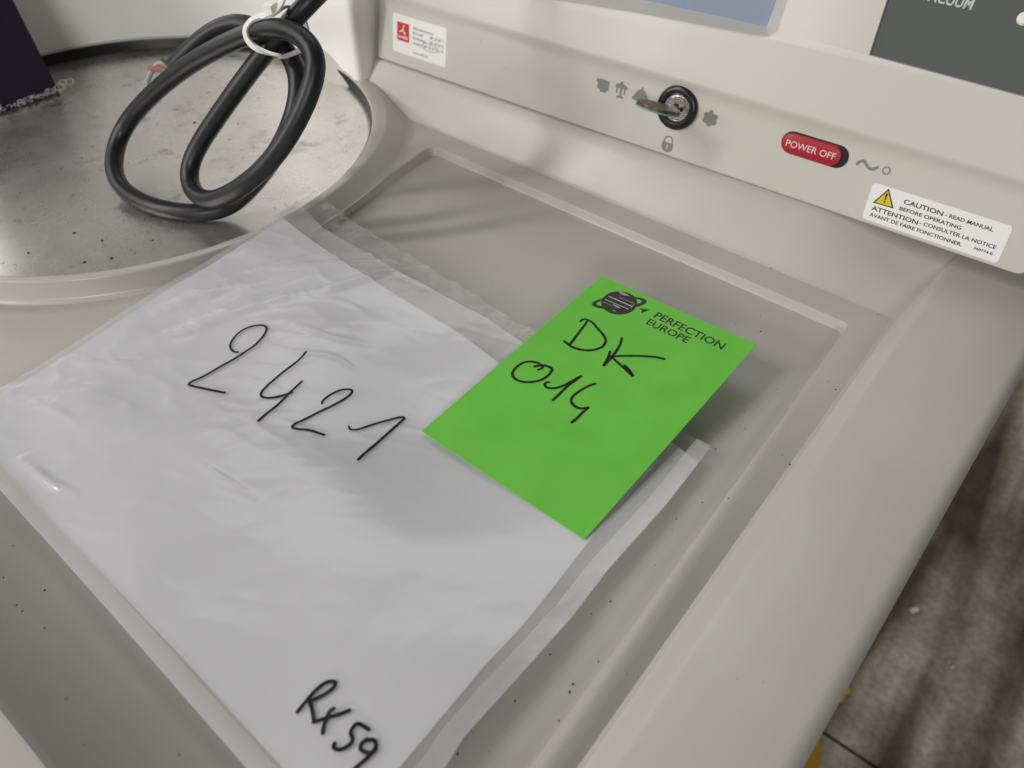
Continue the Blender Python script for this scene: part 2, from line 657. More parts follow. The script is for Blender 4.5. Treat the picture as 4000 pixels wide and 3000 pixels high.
# upper face with openings for display and keypad
TT = 110
scr = [Vector(p) for p in ((60, 13.5), (112, 18.0), (170, 23.2), (234, 27.0), (241, 28.2), (244.3, 31.5), (243.0, 80), (60, 80))]
kp = [Vector(p) for p in ((286.3, 31.2), (384.0, 29.6), (384.0, 90), (281.9, 90))]
pn.poly([PU(S0, 0.8), PU(S1, 0.8), PU(S1, TT), PU(S0, TT)], [[PU(p.x, p.y) for p in scr], [PU(p.x, p.y) for p in kp]])
inn = [Vector(p) for p in ((64, 29.0), (110, 29.6), (168, 30.7), (228, 32.2), (233.4, 32.4), (234.2, 32.9), (235.2, 76), (64, 76))]
rim = [Vector(((a.x * 0.86 + b.x * 0.14), (a.y * 0.86 + b.y * 0.14))) for a, b in zip(scr, inn)]
rim0 = [Vector(((a.x * 1.03 - b.x * 0.03), (a.y * 1.03 - b.y * 0.03))) for a, b in zip(scr, inn)]
pn.strip([[PU(p.x, p.y, 0) for p in scr], [PU(p.x, p.y, -0.5) for p in rim], [PU(p.x, p.y, -11) for p in inn]], closed=True)
kin = [Vector(((p.x - 330) * 0.994 + 330, (p.y - 60) * 0.985 + 60)) for p in kp]
pn.strip([[PU(p.x, p.y, 0) for p in kp], [PU(p.x, p.y, -1.2) for p in kin]], closed=True)
panel = pn.build('control_panel', PANEL, machine, angle=24, fix=False)

disp = MB().poly([PU(p.x, p.y, -11) for p in inn]).build('display', SCREEN, machine)
kin2 = [PU(p.x, p.y, -1.2) for p in kin]
keyp = MB().poly(kin2).build('keypad', KEYPAD, machine)


def text_mesh(body, width, cap, fn, lift, shear=0.0, bold=0.0):
    """lettering laid on a surface: fn(u, v, n) in mm -> point; returns mesh data in MB"""
    cu = bpy.data.curves.new('lettering', 'FONT')
    cu.body = body
    cu.size = 1.0
    cu.resolution_u = 3
    cu.offset = bold
    cu.shear = shear
    ob = bpy.data.objects.new('lettering', cu)
    COL.objects.link(ob)
    dg = bpy.context.evaluated_depsgraph_get()
    dg.update()
    me = bpy.data.meshes.new_from_object(ob.evaluated_get(dg))
    xs = [v.co.x for v in me.vertices]
    x0, x1 = min(xs), max(xs)
    capu = 0.729
    mb = MB()
    mb.v = [tuple(fn((v.co.x - x0) / (x1 - x0) * width, v.co.y / capu * cap, lift)) for v in me.vertices]
    mb.f = [tuple(p.vertices) for p in me.polygons]
    bpy.data.objects.remove(ob)
    bpy.data.curves.remove(cu)
    bpy.data.meshes.remove(me)
    return mb


def text_on(name, body, u, v, width, cap, base, mat, parent, lift=0.06, slope=0.0, shear=0.0, bold=0.0):
    """base(u, v, n) maps mm to world"""
    def fn(a, b, n):
        return base(u + a, v + b + a * slope, n)
    mb = text_mesh(body, width, cap, fn, lift, shear, bold)
    return mb.build(name, mat, parent, angle=180, fix=False)


text_on('keypad_lettering', 'VACUUM', 297.3, 56.6, 20.6, 4.2, lambda a, b, n: PU(a, b, n - 1.2), plain('keypad_white', (0.52, 0.56, 0.54), 0.5), keyp, lift=0.1, bold=0.02)


def disc_on(base, u, v, r, n, seg=28, ru=None):
    ru = ru or r
    return [base(u + ru * math.cos(2 * math.pi * k / seg), v + r * math.sin(2 * math.pi * k / seg), n) for k in range(seg)]


lg = MB()
lg.strip([disc_on(PU, 338.0, 57.5, 2.6, -1.2), disc_on(PU, 338.0, 57.5, 2.6, -0.5), disc_on(PU, 338.0, 57.5, 1.8, 0.1)], closed=True)
lg.f.append(tuple(range(56, 84)))
lg.build('indicator_lens', WHITEINK, keyp, fix=False)

# ---- service sticker
def rrect(base, u0, v0, u1, v1, r, n, shear=0.0, seg=5):
    return [base(p.x + shear * (p.y - v0), p.y, n) for p in round_poly([(u0, v0), (u1, v0), (u1, v1), (u0, v1)], r, seg)]


def slab(base, u0, v0, u1, v1, r, n0, n1, mat, name, parent, shear=0.0):
    a = rrect(base, u0, v0, u1, v1, r, n0, shear)
    b = rrect(base, u0, v0, u1, v1, r, n1, shear)
    mb = MB()
    mb.strip([a, b], closed=True)
    m = len(a)
    mb.f.append(tuple(range(m, 2 * m)))
    return mb.build(name, mat, parent, angle=30, fix=False)


SH = -0.075


def PS(s, t, n=0.0):       # sticker frame, stuck on a touch askew
    return P(s + SH * (t - 16), t, n)


stk = slab(PS, 6.5, 7.6, 50.0, 29.9, 1.8, 0.02, 0.18, STICKER, 'service_sticker', machine)
slab(PS, 10.3, 15.0, 20.2, 25.6, 0.5, 0.18, 0.22, RED, 'logo_block', stk)
text_on('logo_lettering', 'analis', 11.3, 16.6, 7.7, 2.1, PS, WHITEINK, stk, lift=0.30, bold=0.02)


def ribbon(path, w, fn):
    """flat pen stroke: path of 2D points, fn(u, v) -> (point, normal)"""
    P2 = [Vector((p[0], p[1], 0)) for p in path]
    pts = catmull(P2, 5)
    rows = []
    m = len(pts)
    for i, p in enumerate(pts):
        a = pts[max(0, i - 1)]
        b = pts[min(m - 1, i + 1)]
        t = (b - a)
        if t.length < 1e-9: t = Vector((1, 0, 0))
        t.normalize()
        nn = Vector((-t.y, t.x, 0))
        ww = w[0] + (w[1] - w[0]) * i / (m - 1) if isinstance(w, tuple) else w
        ww *= 0.5 * (1 + 0.12 * noise.noise(p * 0.9 if abs(p.x) > 2 else p * 700))
        rows.append((p + nn * ww, p, p - nn * ww, t, ww))
    # round tips
    first, last = rows[0], rows[-1]
    head = []
    for k, f in ((0.95, 0.35), (0.6, 0.8)):
        head.append((first[1] - first[3] * first[4] * k + (first[0] - first[1]) * f, first[1] - first[3] * first[4] * k, first[1] - first[3] * first[4] * k + (first[2] - first[1]) * f))
    tail = []
    for k, f in ((0.6, 0.8), (0.95, 0.35)):
        tail.append((last[1] + last[3] * last[4] * k + (last[0] - last[1]) * f, last[1] + last[3] * last[4] * k, last[1] + last[3] * last[4] * k + (last[2] - last[1]) * f))
    allr = head + [r[:3] for r in rows] + tail
    return MB().strip([[fn(q.x, q.y) for q in r] for r in allr])


lgm = MB()
for path, w in (([(16.1, 24.2), (15.4, 22.6), (14.4, 20.9), (12.8, 20.2)], (0.7, 0.9)), ([(15.4, 23.0), (15.5, 21.2), (16.0, 20.0), (17.3, 19.8)], (0.8, 0.8)), ([(14.0, 20.9), (15.4, 21.4)], 0.5)):
    r = ribbon(path, w, lambda u, v: PS(u, v, 0.32))
    lgm.add(r.v, r.f)
lgm.build('logo_mark', WHITEINK, stk, fix=False)
for body, u, v, w, cap in (('After Sales Service', 23.4, 23.7, 16.2, 1.55), ('Bio Coulter', 23.4, 21.1, 8.7, 1.5), ('081 25 50 71', 37.0, 21.2, 10.9, 1.6), ('Bio Beckman', 23.4, 18.2, 10.4, 1.5), ('081 25 50 72', 37.0, 18.3, 10.9, 1.6), ('Analytical', 23.4, 15.3, 7.0, 1.5), ('081 25 50 73 et 74', 32.2, 15.3, 15.6, 1.6), ('www.analis.be', 23.4, 9.9, 12.0, 1.4)):
    text_on('sticker_lettering', body, u, v, w, cap, PS, PRINT, stk, lift=0.26)
circ = [(31.6, 17.6), (34.0, 18.1), (39.5, 17.9), (43.0, 17.2), (43.6, 15.6), (41.0, 14.2), (36.0, 14.0), (32.2, 14.8), (31.2, 16.4), (32.0, 18.2)]
ribbon(circ, 0.28, lambda u, v: PS(u, v, 0.30)).build('pen_circle', plain('pencil', (0.16, 0.12, 0.14), 0.6), stk, fix=False)

# ---- caution sticker
stk = slab(PS, 309.4, 2.0, 371.0, 19.6, 1.8, 0.02, 0.16, STICKER, 'caution_sticker', machine)
tri = [(312.0, 10.6), (321.8, 10.9), (316.9, 19.0)]
c = Vector((316.9, 13.3))


def tri_at(f):
    return [Vector((c.x + (a - c.x) * f, c.y + (b - c.y) * f)) for a, b in tri]


MB().poly([PS(p.x, p.y, 0.22) for p in tri_at(1.0)]).build('warning_triangle_border', PRINT, stk)
wt = MB().poly([PS(p.x, p.y, 0.28) for p in tri_at(0.80)]).build('warning_triangle', YELLOW, stk)
ex = MB()
ex.poly([PS(a, b, 0.34) for a, b in ((316.4, 16.6), (317.4, 16.6), (317.1, 13.4), (316.7, 13.4))])
ex.poly(disc_on(PS, 316.9, 12.6, 0.45, 0.34, 12))
ex.build('exclamation_mark', PRINT, stk)
for body, u, v, w, cap in (('CAUTION', 325.0, 14.5, 17.6, 2.25), ('- READ MANUAL', 343.6, 14.8, 20.6, 1.75), ('BEFORE OPERATING', 324.2, 11.2, 27.6, 1.75), ('ATTENTION', 312.4, 7.2, 21.5, 2.2), ('- CONSULTER LA NOTICE', 334.6, 7.8, 33.4, 1.75), ('AVANT DE FAIRE FONCTIONNER.', 312.4, 4.2, 42.2, 1.75), ('360774-B', 359.6, 4.9, 8.2, 1.2)):
    text_on('sticker_lettering', body, u, v, w, cap, PS, PRINT, stk, lift=0.24, bold=0.018)

# ---- printed rotor pictograms, padlock, mains symbols (silk-screened in grey)
def glyph(name, loops, holes=()):
    return MB().poly([P(a, b, 0.09) for a, b in loops], [[P(a, b, 0.09) for a, b in h] for h in holes]).build(name, GREYPRINT, panel)


glyph('rotor_pictogram', [(154.8, 27.9), (158.5, 28.4), (162.8, 27.9), (163.2, 26.8), (162.9, 26.2), (163.1, 23.8), (163.4, 23.2), (161.9, 22.9), (161.7, 21.7), (158.0, 21.7), (157.8, 22.9), (155.9, 23.1), (155.9, 24.0), (155.5, 26.4), (154.8, 26.8)])
pic = MB()
for lp_ in ([(166.6, 26.4), (166.8, 27.8), (168.4, 28.8), (169.5, 28.9), (169.6, 30.0), (171.0, 30.0), (171.1, 28.9), (172.6, 28.5), (174.2, 27.6), (174.2, 26.4), (171.3, 26.5), (171.2, 22.7), (172.8, 22.4), (172.8, 21.4), (168.4, 21.4), (168.4, 22.3), (169.9, 22.6), (169.8, 26.5)],):
    pic.poly([P(a, b, 0.09) for a, b in lp_])
for u in (167.6, 172.3):
    pic.poly([P(a, b, 0.09) for a, b in ((u, 26.5), (u, 23.9), (u + 0.5, 23.4), (u + 1.0, 23.9), (u + 1.0, 26.5))])
pic.build('rotor_pictogram', GREYPRINT, panel)
glyph('rotor_pictogram', [(182.1, 30.2), (183.3, 30.2), (183.4, 28.8), (184.8, 28.4), (186.0, 27.0), (188.2, 23.6), (187.8, 22.6), (184.9, 22.5), (184.7, 21.6), (182.2, 21.6), (182.0, 22.5), (178.2, 22.9), (177.7, 23.8), (179.9, 27.4), (180.8, 28.6), (182.0, 28.9)])
glyph('rotor_pictogram', [(222.0, 29.4), (223.8, 29.4), (224.0, 27.9), (226.4, 27.9), (227.2, 26.8), (226.6, 25.6), (227.2, 23.6), (226.2, 22.3), (224.6, 22.4), (224.4, 21.2), (222.2, 21.2), (222.0, 22.4), (219.7, 22.6), (219.2, 23.8), (219.9, 25.2), (219.3, 26.9), (220.4, 27.8), (221.9, 27.9)])
pad = MB()
body = [(200.8, 7.0), (207.4, 7.0)] + [(204.1 + 3.35 * math.cos(a), 5.0 + 3.0 * math.sin(a)) for a in [math.radians(-10 - 16 * k) for k in range(11)]]
hole = [(203.75, 5.0), (203.85, 3.4), (204.4, 3.4), (204.5, 5.0), (204.7, 5.4), (204.1, 5.9), (203.5, 5.4)]
pad.poly([P(a, b, 0.09) for a, b in body], [[P(a, b, 0.09) for a, b in hole]])
o1 = [(204.1 + 2.7 * math.cos(math.radians(180 - 12 * k)), 8.0 + 2.7 * math.sin(math.radians(180 - 12 * k))) for k in range(16)]
i1 = [(204.1 + 1.9 * math.cos(math.radians(180 - 12 * k)), 8.0 + 1.9 * math.sin(math.radians(180 - 12 * k))) for k in range(16)]
o1 = [(201.4, 6.9)] + o1 + [(206.8, 6.9)]
i1 = [(202.2, 6.9)] + i1 + [(206.0, 6.9)]
pad.strip([[P(a, b, 0.12) for a, b in o1], [P(a, b, 0.12) for a, b in i1]])
pad.build('padlock_symbol', GREYPRINT, panel, fix=False)
ribbon([(299.2, 25.4), (300.0, 26.6), (301.4, 27.4), (302.8, 26.6), (303.9, 25.6), (305.2, 25.0), (306.8, 25.2), (308.2, 26.4)], 1.45, lambda u, v: P(u, v, 0.10)).build('mains_symbol', GREYPRINT, panel, fix=False)
MB().strip([disc_on(P, 312.5, 26.3, 1.95, 0.10), disc_on(P, 312.5, 26.3, 1.25, 0.10)], closed=True).build('off_symbol', GREYPRINT, panel, fix=False)

# ---- power off button, sunk askew in its dark well
def capsule(u0, v0, u1, v1, n, f=1.0, seg=10):
    r = (v1 - v0) / 2 * f
    cv = (v0 + v1) / 2
    pts = []
    for k in range(seg + 1):
        a = math.radians(-90 + 180 * k / seg)
        pts.append((u1 - (v1 - v0) / 2 + r * math.cos(a), cv + r * math.sin(a)))
    for k in range(seg + 1):
        a = math.radians(90 + 180 * k / seg)
        pts.append((u0 + (v1 - v0) / 2 + r * math.cos(a), cv + r * math.sin(a)))
    return [(a, b, n) for a, b in pts]


bw = MB()
loop = capsule(261.6, 20.4, 294.8, 31.2, 0.10)
bw.poly([P(*q) for q in loop])
well = bw.build('power_button_well', DARKHOLE, machine)
bt = MB()
ls = [[P(a, b + 0.004 * (a - 278), n) for a, b, n in capsule(261.9, 20.7, 291.6, 30.6, n0, f)] for n0, f in ((0.15, 1.0), (0.9, 0.985), (1.35, 0.93), (1.6, 0.82))]
bt.strip(ls, closed=True)
m_ = len(ls[0])
bt.f.append(tuple(range(3 * m_, 4 * m_)))
btn = bt.build('power_button', BUTTON, well, angle=60, fix=False)
text_on('button_lettering', 'POWER OFF', 264.6, 24.0, 24.4, 3.2, P, PINKINK, well, lift=1.70, slope=0.012, bold=0.012)

# ---- key switch
LK = (204.6, 25.7)
kb = MB()
prof = [(11.2, 0.0), (11.2, 1.2), (10.9, 2.1), (10.2, 2.7), (8.8, 2.9), (7.6, 2.7), (7.2, 2.2), (7.1, 0.8)]
ls = [disc_on(P, LK[0], LK[1], r, n, 48) for r, n in prof]
kb.strip(ls, closed=True)
lock = kb.build('key_switch', BLACK, machine, angle=40)
kc = MB()
prof = [(7.0, 0.6), (7.0, 1.5), (6.7, 1.7), (6.3, 1.7), (6.15, 1.35), (5.9, 1.35), (5.75, 1.9), (5.5, 2.1), (0.01, 2.1)]
kc.strip([disc_on(P, LK[0], LK[1], r, n, 48) for r, n in prof], closed=True)
cyl = kc.build('lock_cylinder', CHROME, lock, angle=30)
kh = MB()
kh.poly([P(LK[0] + a, LK[1] + b, 2.16) for a, b in ((-4.6, -0.8), (4.0, -0.8), (4.0, 0.9), (1.5, 0.9), (0.9, 2.2), (-1.0, 2.3), (-2.0, 0.9), (-4.6, 0.9))])
kh.build('keyway', DARKHOLE, lock)
text_on('lock_lettering', '8252', LK[0] - 2.6, LK[1] + 3.0, 5.2, 1.2, P, plain('stamped', (0.25, 0.24, 0.23), 0.5), lock, lift=2.18)

# key left in the lock (seen almost edge on)
A0 = P(LK[0], LK[1], 2.2)
kd = (NP + UP * 0.16).normalized()
view = (A0 - Vector((0, 0, 0.21))).normalized()
kw = (view - kd * view.dot(kd)).normalized()
kn = kd.cross(kw).normalized()
rot = Matrix.Rotation(math.radians(-17), 3, kd)
kw, kn = rot @ kw, rot @ kn
ky = tag(empty('key', A0), 'tarnished flat key with a green edge, left in the black key switch', 'key')
sh = [(-2.0, -2.6), (8.0, -2.6), (9.0, -4.0)] + [(23 + 14 * math.cos(math.radians(a)), 10.5 * math.sin(math.radians(a))) for a in range(-155, 156, 10)] + [(9.0, 4.0), (8.0, 2.6), (-2.0, 2.6)]


def KP(a, b, c):
    return A0 + kd * (a * KS) + kw * (b * KS) + kn * (c * KS)


BRASS = None
m, nt, b = new_mat('tarnished_brass')
n1 = noise_node(nt, 300, 5, 0.6)
c1 = ramp(nt, n1.outputs[0], [(0.35, (0.05, 0.035, 0.022)), (0.6, (0.17, 0.125, 0.075)), (0.75, (0.30, 0.27, 0.20))])
nt.links.new(c1.outputs[0], b.inputs['Base Color'])
b.inputs['Metallic'].default_value = 0.55
b.inputs['Roughness'].default_value = 0.5
bump(nt, b, n1.outputs[0], 0.5, 0.0004)
BRASS = m
kmb = MB()
kmb.strip([[KP(a, b_, -1.1) for a, b_ in sh], [KP(a, b_, 1.1) for a, b_ in sh]], closed=True)
kmb.poly([KP(a, b_, 1.1) for a, b_ in sh]).poly([KP(a, b_, -1.1) for a, b_ in sh])
kmb.build('key_body', BRASS, ky, angle=30)
vd = MB()
sh2 = [(23 + 14.3 * math.cos(math.radians(a)), 10.8 * math.sin(math.radians(a))) for a in range(-150, 151, 10)]
sg = -1.0 if kn.z > 0 else 1.0
vd.strip([[KP(a, b_, sg * 0.35) for a, b_ in sh2], [KP(a, b_, sg * 1.25) for a, b_ in sh2]])
vd.strip([[KP(a, b_, sg * 1.25) for a, b_ in sh2], [KP((a - 23) * 0.9 + 23, b_ * 0.9, sg * 1.25) for a, b_ in sh2]])
vd.build('green_edge', plain('verdigris', (0.16, 0.33, 0.29), 0.7), ky, fix=False)

# ------------------------------------------------------------------ plastic bag with a sheet inside
def bag_base(x, y):
    u = min(1, max(0, (x + .285) / .225))
    v = min(1, max(0, (y - .025) / .175))
    z = (-.003 * (1 - u) - .006 * u) * (1 - v) + (.002 * (1 - u) - .0105 * u) * v
    return z - .0092 * math.exp(-((x + .142) ** 2 / (.048 ** 2) + (y - .150) ** 2 / (.045 ** 2)))   # sags into the tray


CREASES = [  # (path, height, width) folds standing proud of the film
    ([(-.2659, .1495), (-.2557, .1657), (-.2451, .1806), (-.2319, .1933), (-.2201, .2029)], .0012, .0012),
    ([(-.2582, .1575), (-.2484, .1697), (-.2375, .1813), (-.2250, .1947)], .0010, .0010),
    ([(-.2300, .1620), (-.2282, .1679), (-.2216, .1833), (-.2172, .1933)], .0015, .0020),
    ([(-.2400, .0330), (-.2239, .0340), (-.2118, .0370)], .0010, .0018),
    ([(-.1960, .0710), (-.1792, .0722), (-.1620, .0750)], .0005, .0016),
    ([(-.2585, .0976), (-.2505, .1228), (-.2423, .1429), (-.2341, .1614)], .0012, .0045),
    ([(-.2740, .1010), (-.2670, .1262), (-.2580, .1462)], .0012, .0045),
    ([(-.2760, .0700), (-.2600, .0790), (-.2460, .0960)], .0008, .0030),
    ([(-.2250, .1400), (-.2080, .1450), (-.1930, .1540)], .0006, .0016),
    ([(-.2100, .1300), (-.1980, .1390), (-.1870, .1400)], .0005, .0014),
    ([(-.2700, .0450), (-.2560, .0520), (-.2380, .0540)], .0006, .0018),
]
CREASES = [([Vector((p[0], p[1])) for p in catmull([(a, b, 0) for a, b in c], 5)], h, w) for c, h, w in CREASES]


def seg_dist(p, a, b):
    ab = b - a
    t = max(0, min(1, (p - a).dot(ab) / ab.length_squared))
    return (p - a - ab * t).length, t


def wrinkle(x, y):
    v = Vector((x, y, 0))
    # broad waves combed along a diagonal, stronger towards the chamber side
    k = min(1, max(0, (-x - .12) / .11))
    w = noise.noise(Vector((x * 22 + y * 6, y * 34 - x * 10, 0.4))) * (.0004 + .0012 * k + .0005 * min(1, max(0, (.125 - y) / .03)))
    # crisp crumple lines: ridged noise stretched along the folds
    q = Vector((x * 42 + y * 16, y * 95 - x * 45, 2.4))
    w += (1 - abs(noise.noise(q)) * 2) ** 3 * (.00004 + .00020 * k)
    q = Vector((x * 120 - y * 60, y * 60 + x * 40, 7.1))
    w += (1 - abs(noise.noise(q)) * 2) ** 3 * (.00002 + .00007 * k)
    p = Vector((x, y))
    for c, h, wd in CREASES:
        if (p - c[len(c) // 2]).length > .06:
            continue
        d, i = min((seg_dist(p, c[j], c[j + 1])[0], j) for j in range(len(c) - 1))
        if d < wd * 3:
            e = min(1, (min(i, len(c) - 2 - i) + 1) / 4)
            w += h * e * math.exp(-(d / wd) ** 2 * 1.6)
    return w


def bag_z(x, y):
    return bag_base(x, y) + wrinkle(x, y)


def film_z(x, y):
    return bag_z(x, y) + 0.0005


def poly_at(P_, t):
    L = [0]
    for a, b in zip(P_, P_[1:]):
        L.append(L[-1] + (Vector(b) - Vector(a)).length)
    t *= L[-1]
    for i in range(len(P_) - 1):
        if t <= L[i + 1] + 1e-12:
            f = (t - L[i]) / (L[i + 1] - L[i])
            return Vector(P_[i]).lerp(Vector(P_[i + 1]), f)
    return Vector(P_[-1])


def coons(bot, top, left, right, nu, nv, zf):
    c00, c10, c01, c11 = Vector(bot[0]), Vector(bot[-1]), Vector(top[0]), Vector(top[-1])
    rows = []
    for j in range(nv + 1):
        v = j / nv
        l, r = poly_at(left, v), poly_at(right, v)
        row = []
        for i in range(nu + 1):
            u = i / nu
            b, t = poly_at(bot, u), poly_at(top, u)
            p = b * (1 - v) + t * v + l * (1 - u) + r * u - (c00 * (1 - u) * (1 - v) + c10 * u * (1 - v) + c01 * (1 - u) * v + c11 * u * v)
            row.append((p.x, p.y, zf(p.x, p.y)))
        rows.append(row)
    return rows


BR, FR, FL = (-.0580, .1979), (-.0585, .0165), (-.2790, .0222)
RIGHT = [FR, (-.0580, .0502), (-.0593, .0590), (-.0584, .0806), (-.0576, .1070), (-.0584, .1287), (-.0573, .1636), BR]
BOT = [FL, (-.2338, .0217), (-.1972, .0209), (-.1542, .0195), (-.0980, .0175), FR]
LEFT = [FL, (-.2809, .0459), (-.2822, .0782), (-.2830, .1143), (-.2858, .1714), (-.2912, .2128)]
TOP = [(-.2912, .2128), (-.2786, .2111), (-.2586, .2074), (-.2344, .2069), (-.2133, .2065), (-.1900, .2064), (-.1454, .2060), BR]
bag = tag(empty('plastic_bag', (-.17, .11, HT)), 'frosted plastic bag numbered 2421, lying across the tray', 'bag')


def flap_z(x, y):
    b = bag_base(x, y) + wrinkle(x, y) * 0.5
    f = max(0, (y - .180) / .03)
    return b - 0.0006 + f * (0.0016 * noise.noise(Vector((x * 170, y * 120, 3.0))) + 0.0012 * noise.noise(Vector((x * 420, y * 260, 1.0))))


MB().strip(coons(BOT, TOP, LEFT, RIGHT, 150, 90, flap_z)).build('back_film', CLEAR, bag, angle=60, fix=False)
FTOP = [(-.2890, .1992), (-.2639, .1929), (-.2418, .1932), (-.2169, .1931), (-.2014, .1950), (-.1674, .1984), (-.1100, .1960), (-.0577, .1880)]
FLEFT = LEFT[:5] + [(-.2890, .1992)]
FRIGHT = RIGHT[:-1] + [(-.0577, .1880)]
MB().strip(coons(BOT, FTOP, FLEFT, FRIGHT, 240, 180, film_z)).build('front_film', FROST, bag, angle=60, fix=False)
# welded side and bottom seams
sm = MB()
for a, b in ((RIGHT, -1), (BOT, 1)):
    path = [poly_at(a, k / 120) for k in range(121)]
    inn_ = []
    for k, p in enumerate(path):
        t = (path[min(120, k + 1)] - path[max(0, k - 1)]).normalized()
        nrm = Vector((-t.y, t.x))
        inn_.append(p + nrm * (0.0052 if b == 1 else 0.0060) * (1 + 0.06 * noise.noise(Vector((k * .15, b, 0)))))
    sm.strip([[(p.x, p.y, film_z(p.x, p.y) + 0.0002) for p in path], [((p.x + q.x) / 2, (p.y + q.y) / 2, film_z((p.x + q.x) / 2, (p.y + q.y) / 2) + 0.0003 + 0.0003 * noise.noise(Vector((k * .2, 1, 5)))) for k, (p, q) in enumerate(zip(path, inn_))], [(q.x, q.y, film_z(q.x, q.y) + 0.0002) for q in inn_]])
sm.build('seam', make_film('seam_film', 0.30, (0.80, 0.80, 0.80), 0.15, 60), bag, angle=80, fix=False)

def stroke_on_bag(name, strokes, w):
    mb = MB()
    for st in strokes:
        r = ribbon(st, w, lambda u, v: (u, v, film_z(u, v) + 0.00035))
        mb.add(r.v, r.f)
    return mb.build(name, INK, bag, angle=180, fix=False)


BAG = [[[-0.2276, 0.1151], [-0.2293, 0.1143], [-0.2323, 0.115], [-0.2346, 0.1174], [-0.2362, 0.1215], [-0.236, 0.1258], [-0.2342, 0.1296], [-0.2318, 0.1316], [-0.2291, 0.131], [-0.2268, 0.1274], [-0.2255, 0.1226], [-0.2254, 0.1162], [-0.2257, 0.1102], [-0.2264, 0.1035], [-0.227, 0.0975], [-0.2276, 0.0939], [-0.2272, 0.0919], [-0.2247, 0.0923], [-0.2193, 0.0947], [-0.2132, 0.0977]], [[-0.2069, 0.1326], [-0.2056, 0.1264], [-0.2054, 0.1198], [-0.2046, 0.113], [-0.2037, 0.1083], [-0.2022, 0.1061], [-0.2, 0.1061], [-0.1976, 0.1084], [-0.1958, 0.1117], [-0.1947, 0.1147]], [[-0.1965, 0.1212], [-0.1954, 0.115], [-0.1939, 0.1077], [-0.193, 0.101], [-0.1922, 0.0969]], [[-0.1829, 0.119], [-0.1838, 0.1204], [-0.184, 0.1251], [-0.1829, 0.1293], [-0.1811, 0.1318], [-0.1796, 0.1311], [-0.1791, 0.1277], [-0.1795, 0.1222], [-0.1806, 0.1157], [-0.1815, 0.1091], [-0.182, 0.1054], [-0.1816, 0.1036], [-0.1798, 0.1041], [-0.1762, 0.1069], [-0.1711, 0.1092]], [[-0.1683, 0.1188], [-0.1667, 0.1182], [-0.165, 0.1201], [-0.1634, 0.125], [-0.1612, 0.1314], [-0.1592, 0.1362], [-0.1578, 0.1373], [-0.1573, 0.1349], [-0.1566, 0.1288], [-0.1554, 0.1198], [-0.1546, 0.1134], [-0.1538, 0.1098]]]
RX = [[[-0.0988, 0.0354], [-0.0992, 0.0385], [-0.0995, 0.0425], [-0.0991, 0.0454], [-0.0981, 0.047], [-0.097, 0.0474], [-0.0963, 0.0467], [-0.0964, 0.0448], [-0.0971, 0.0424], [-0.098, 0.0404], [-0.0985, 0.0393]], [[-0.0983, 0.0394], [-0.0963, 0.0384], [-0.0937, 0.0368]], [[-0.0918, 0.0422], [-0.092, 0.0409], [-0.0913, 0.0392], [-0.0902, 0.0372], [-0.0891, 0.0359]], [[-0.0933, 0.0363], [-0.0915, 0.0391], [-0.0896, 0.0419], [-0.0881, 0.0446]], [[-0.0803, 0.0443], [-0.082, 0.044], [-0.0837, 0.0435], [-0.0839, 0.0419], [-0.0833, 0.0406], [-0.0818, 0.0399], [-0.0813, 0.0385], [-0.0818, 0.0367], [-0.0828, 0.0355], [-0.0841, 0.0352], [-0.0846, 0.036]], [[-0.0784, 0.0422], [-0.0774, 0.0431], [-0.076, 0.0428], [-0.0751, 0.0416], [-0.0756, 0.0403], [-0.0771, 0.0395], [-0.0784, 0.0395], [-0.079, 0.0406], [-0.0787, 0.0423]], [[-0.0754, 0.0421], [-0.0752, 0.04], [-0.0755, 0.0372], [-0.0758, 0.0345]]]
for st in (BAG[0:1], BAG[1:3], BAG[3:4], BAG[4:5]):
    stroke_on_bag('handwritten_digit', st, (0.00085, 0.00115))
for st in (RX[0:2], RX[2:4], RX[4:5], RX[5:7]):
    stroke_on_bag('handwritten_character', st, 0.00115)

# white sheet in the bag: a thing of its own
PT = [(-.2836, .1861), (-.2700, .1843), (-.2362, .1822), (-.2154, .1830), (-.1983, .1836), (-.1709, .1851), (-.0700, .1800)]
PB = [(-.2770, .0275), (-.2439, .0269), (-.2008, .0260), (-.1767, .0256), (-.1350, .0250), (-.0905, .0235), (-.0670, .0232)]
PL = [PB[0], (-.2800, .1000), PT[0]]
PR = [PB[-1], (-.0674, .0425), (-.0681, .0798), (-.0676, .0923), (-.0682, .1108), (-.0693, .1298), PT[-1]]
pp = MB()
pr_ = coons(PB, PT, PL, PR, 120, 90, lambda x, y: bag_base(x, y) + wrinkle(x, y) * 0.8 - 0.0002)
pp.strip(pr_)
pp.strip([[(x, y, z - 0.00025) for x, y, z in r] for r in pr_])
tag(pp.build('paper_sheet', PAPER, None, angle=60, fix=False), 'plain white sheet folded flat inside the frosted plastic bag', 'paper')

# ------------------------------------------------------------------ green label card
C0 = Vector((-0.1476, 0.1363, -0.0117))
CU = Vector((0.9983, -0.0389, 0.0428)).normalized()
CV = Vector((0.0346, 0.9964, 0.0770)).normalized()
CN = CU.cross(CV).normalized()
CARDC = tag(empty('label_card', C0), 'bright green label card marked DK 014, propped on the plastic bag', 'card')


def KC(u, v, n=0.0):     # card surface in mm, very slightly bowed
    bow = 0.25 * (u / 38.5 - 1) ** 2 + 0.7 * (v / 115.5) ** 2 * (u / 77.0)
    return C0 + CU * (u * .001) + CV * (v * .001) + CN * ((n + bow) * .001)


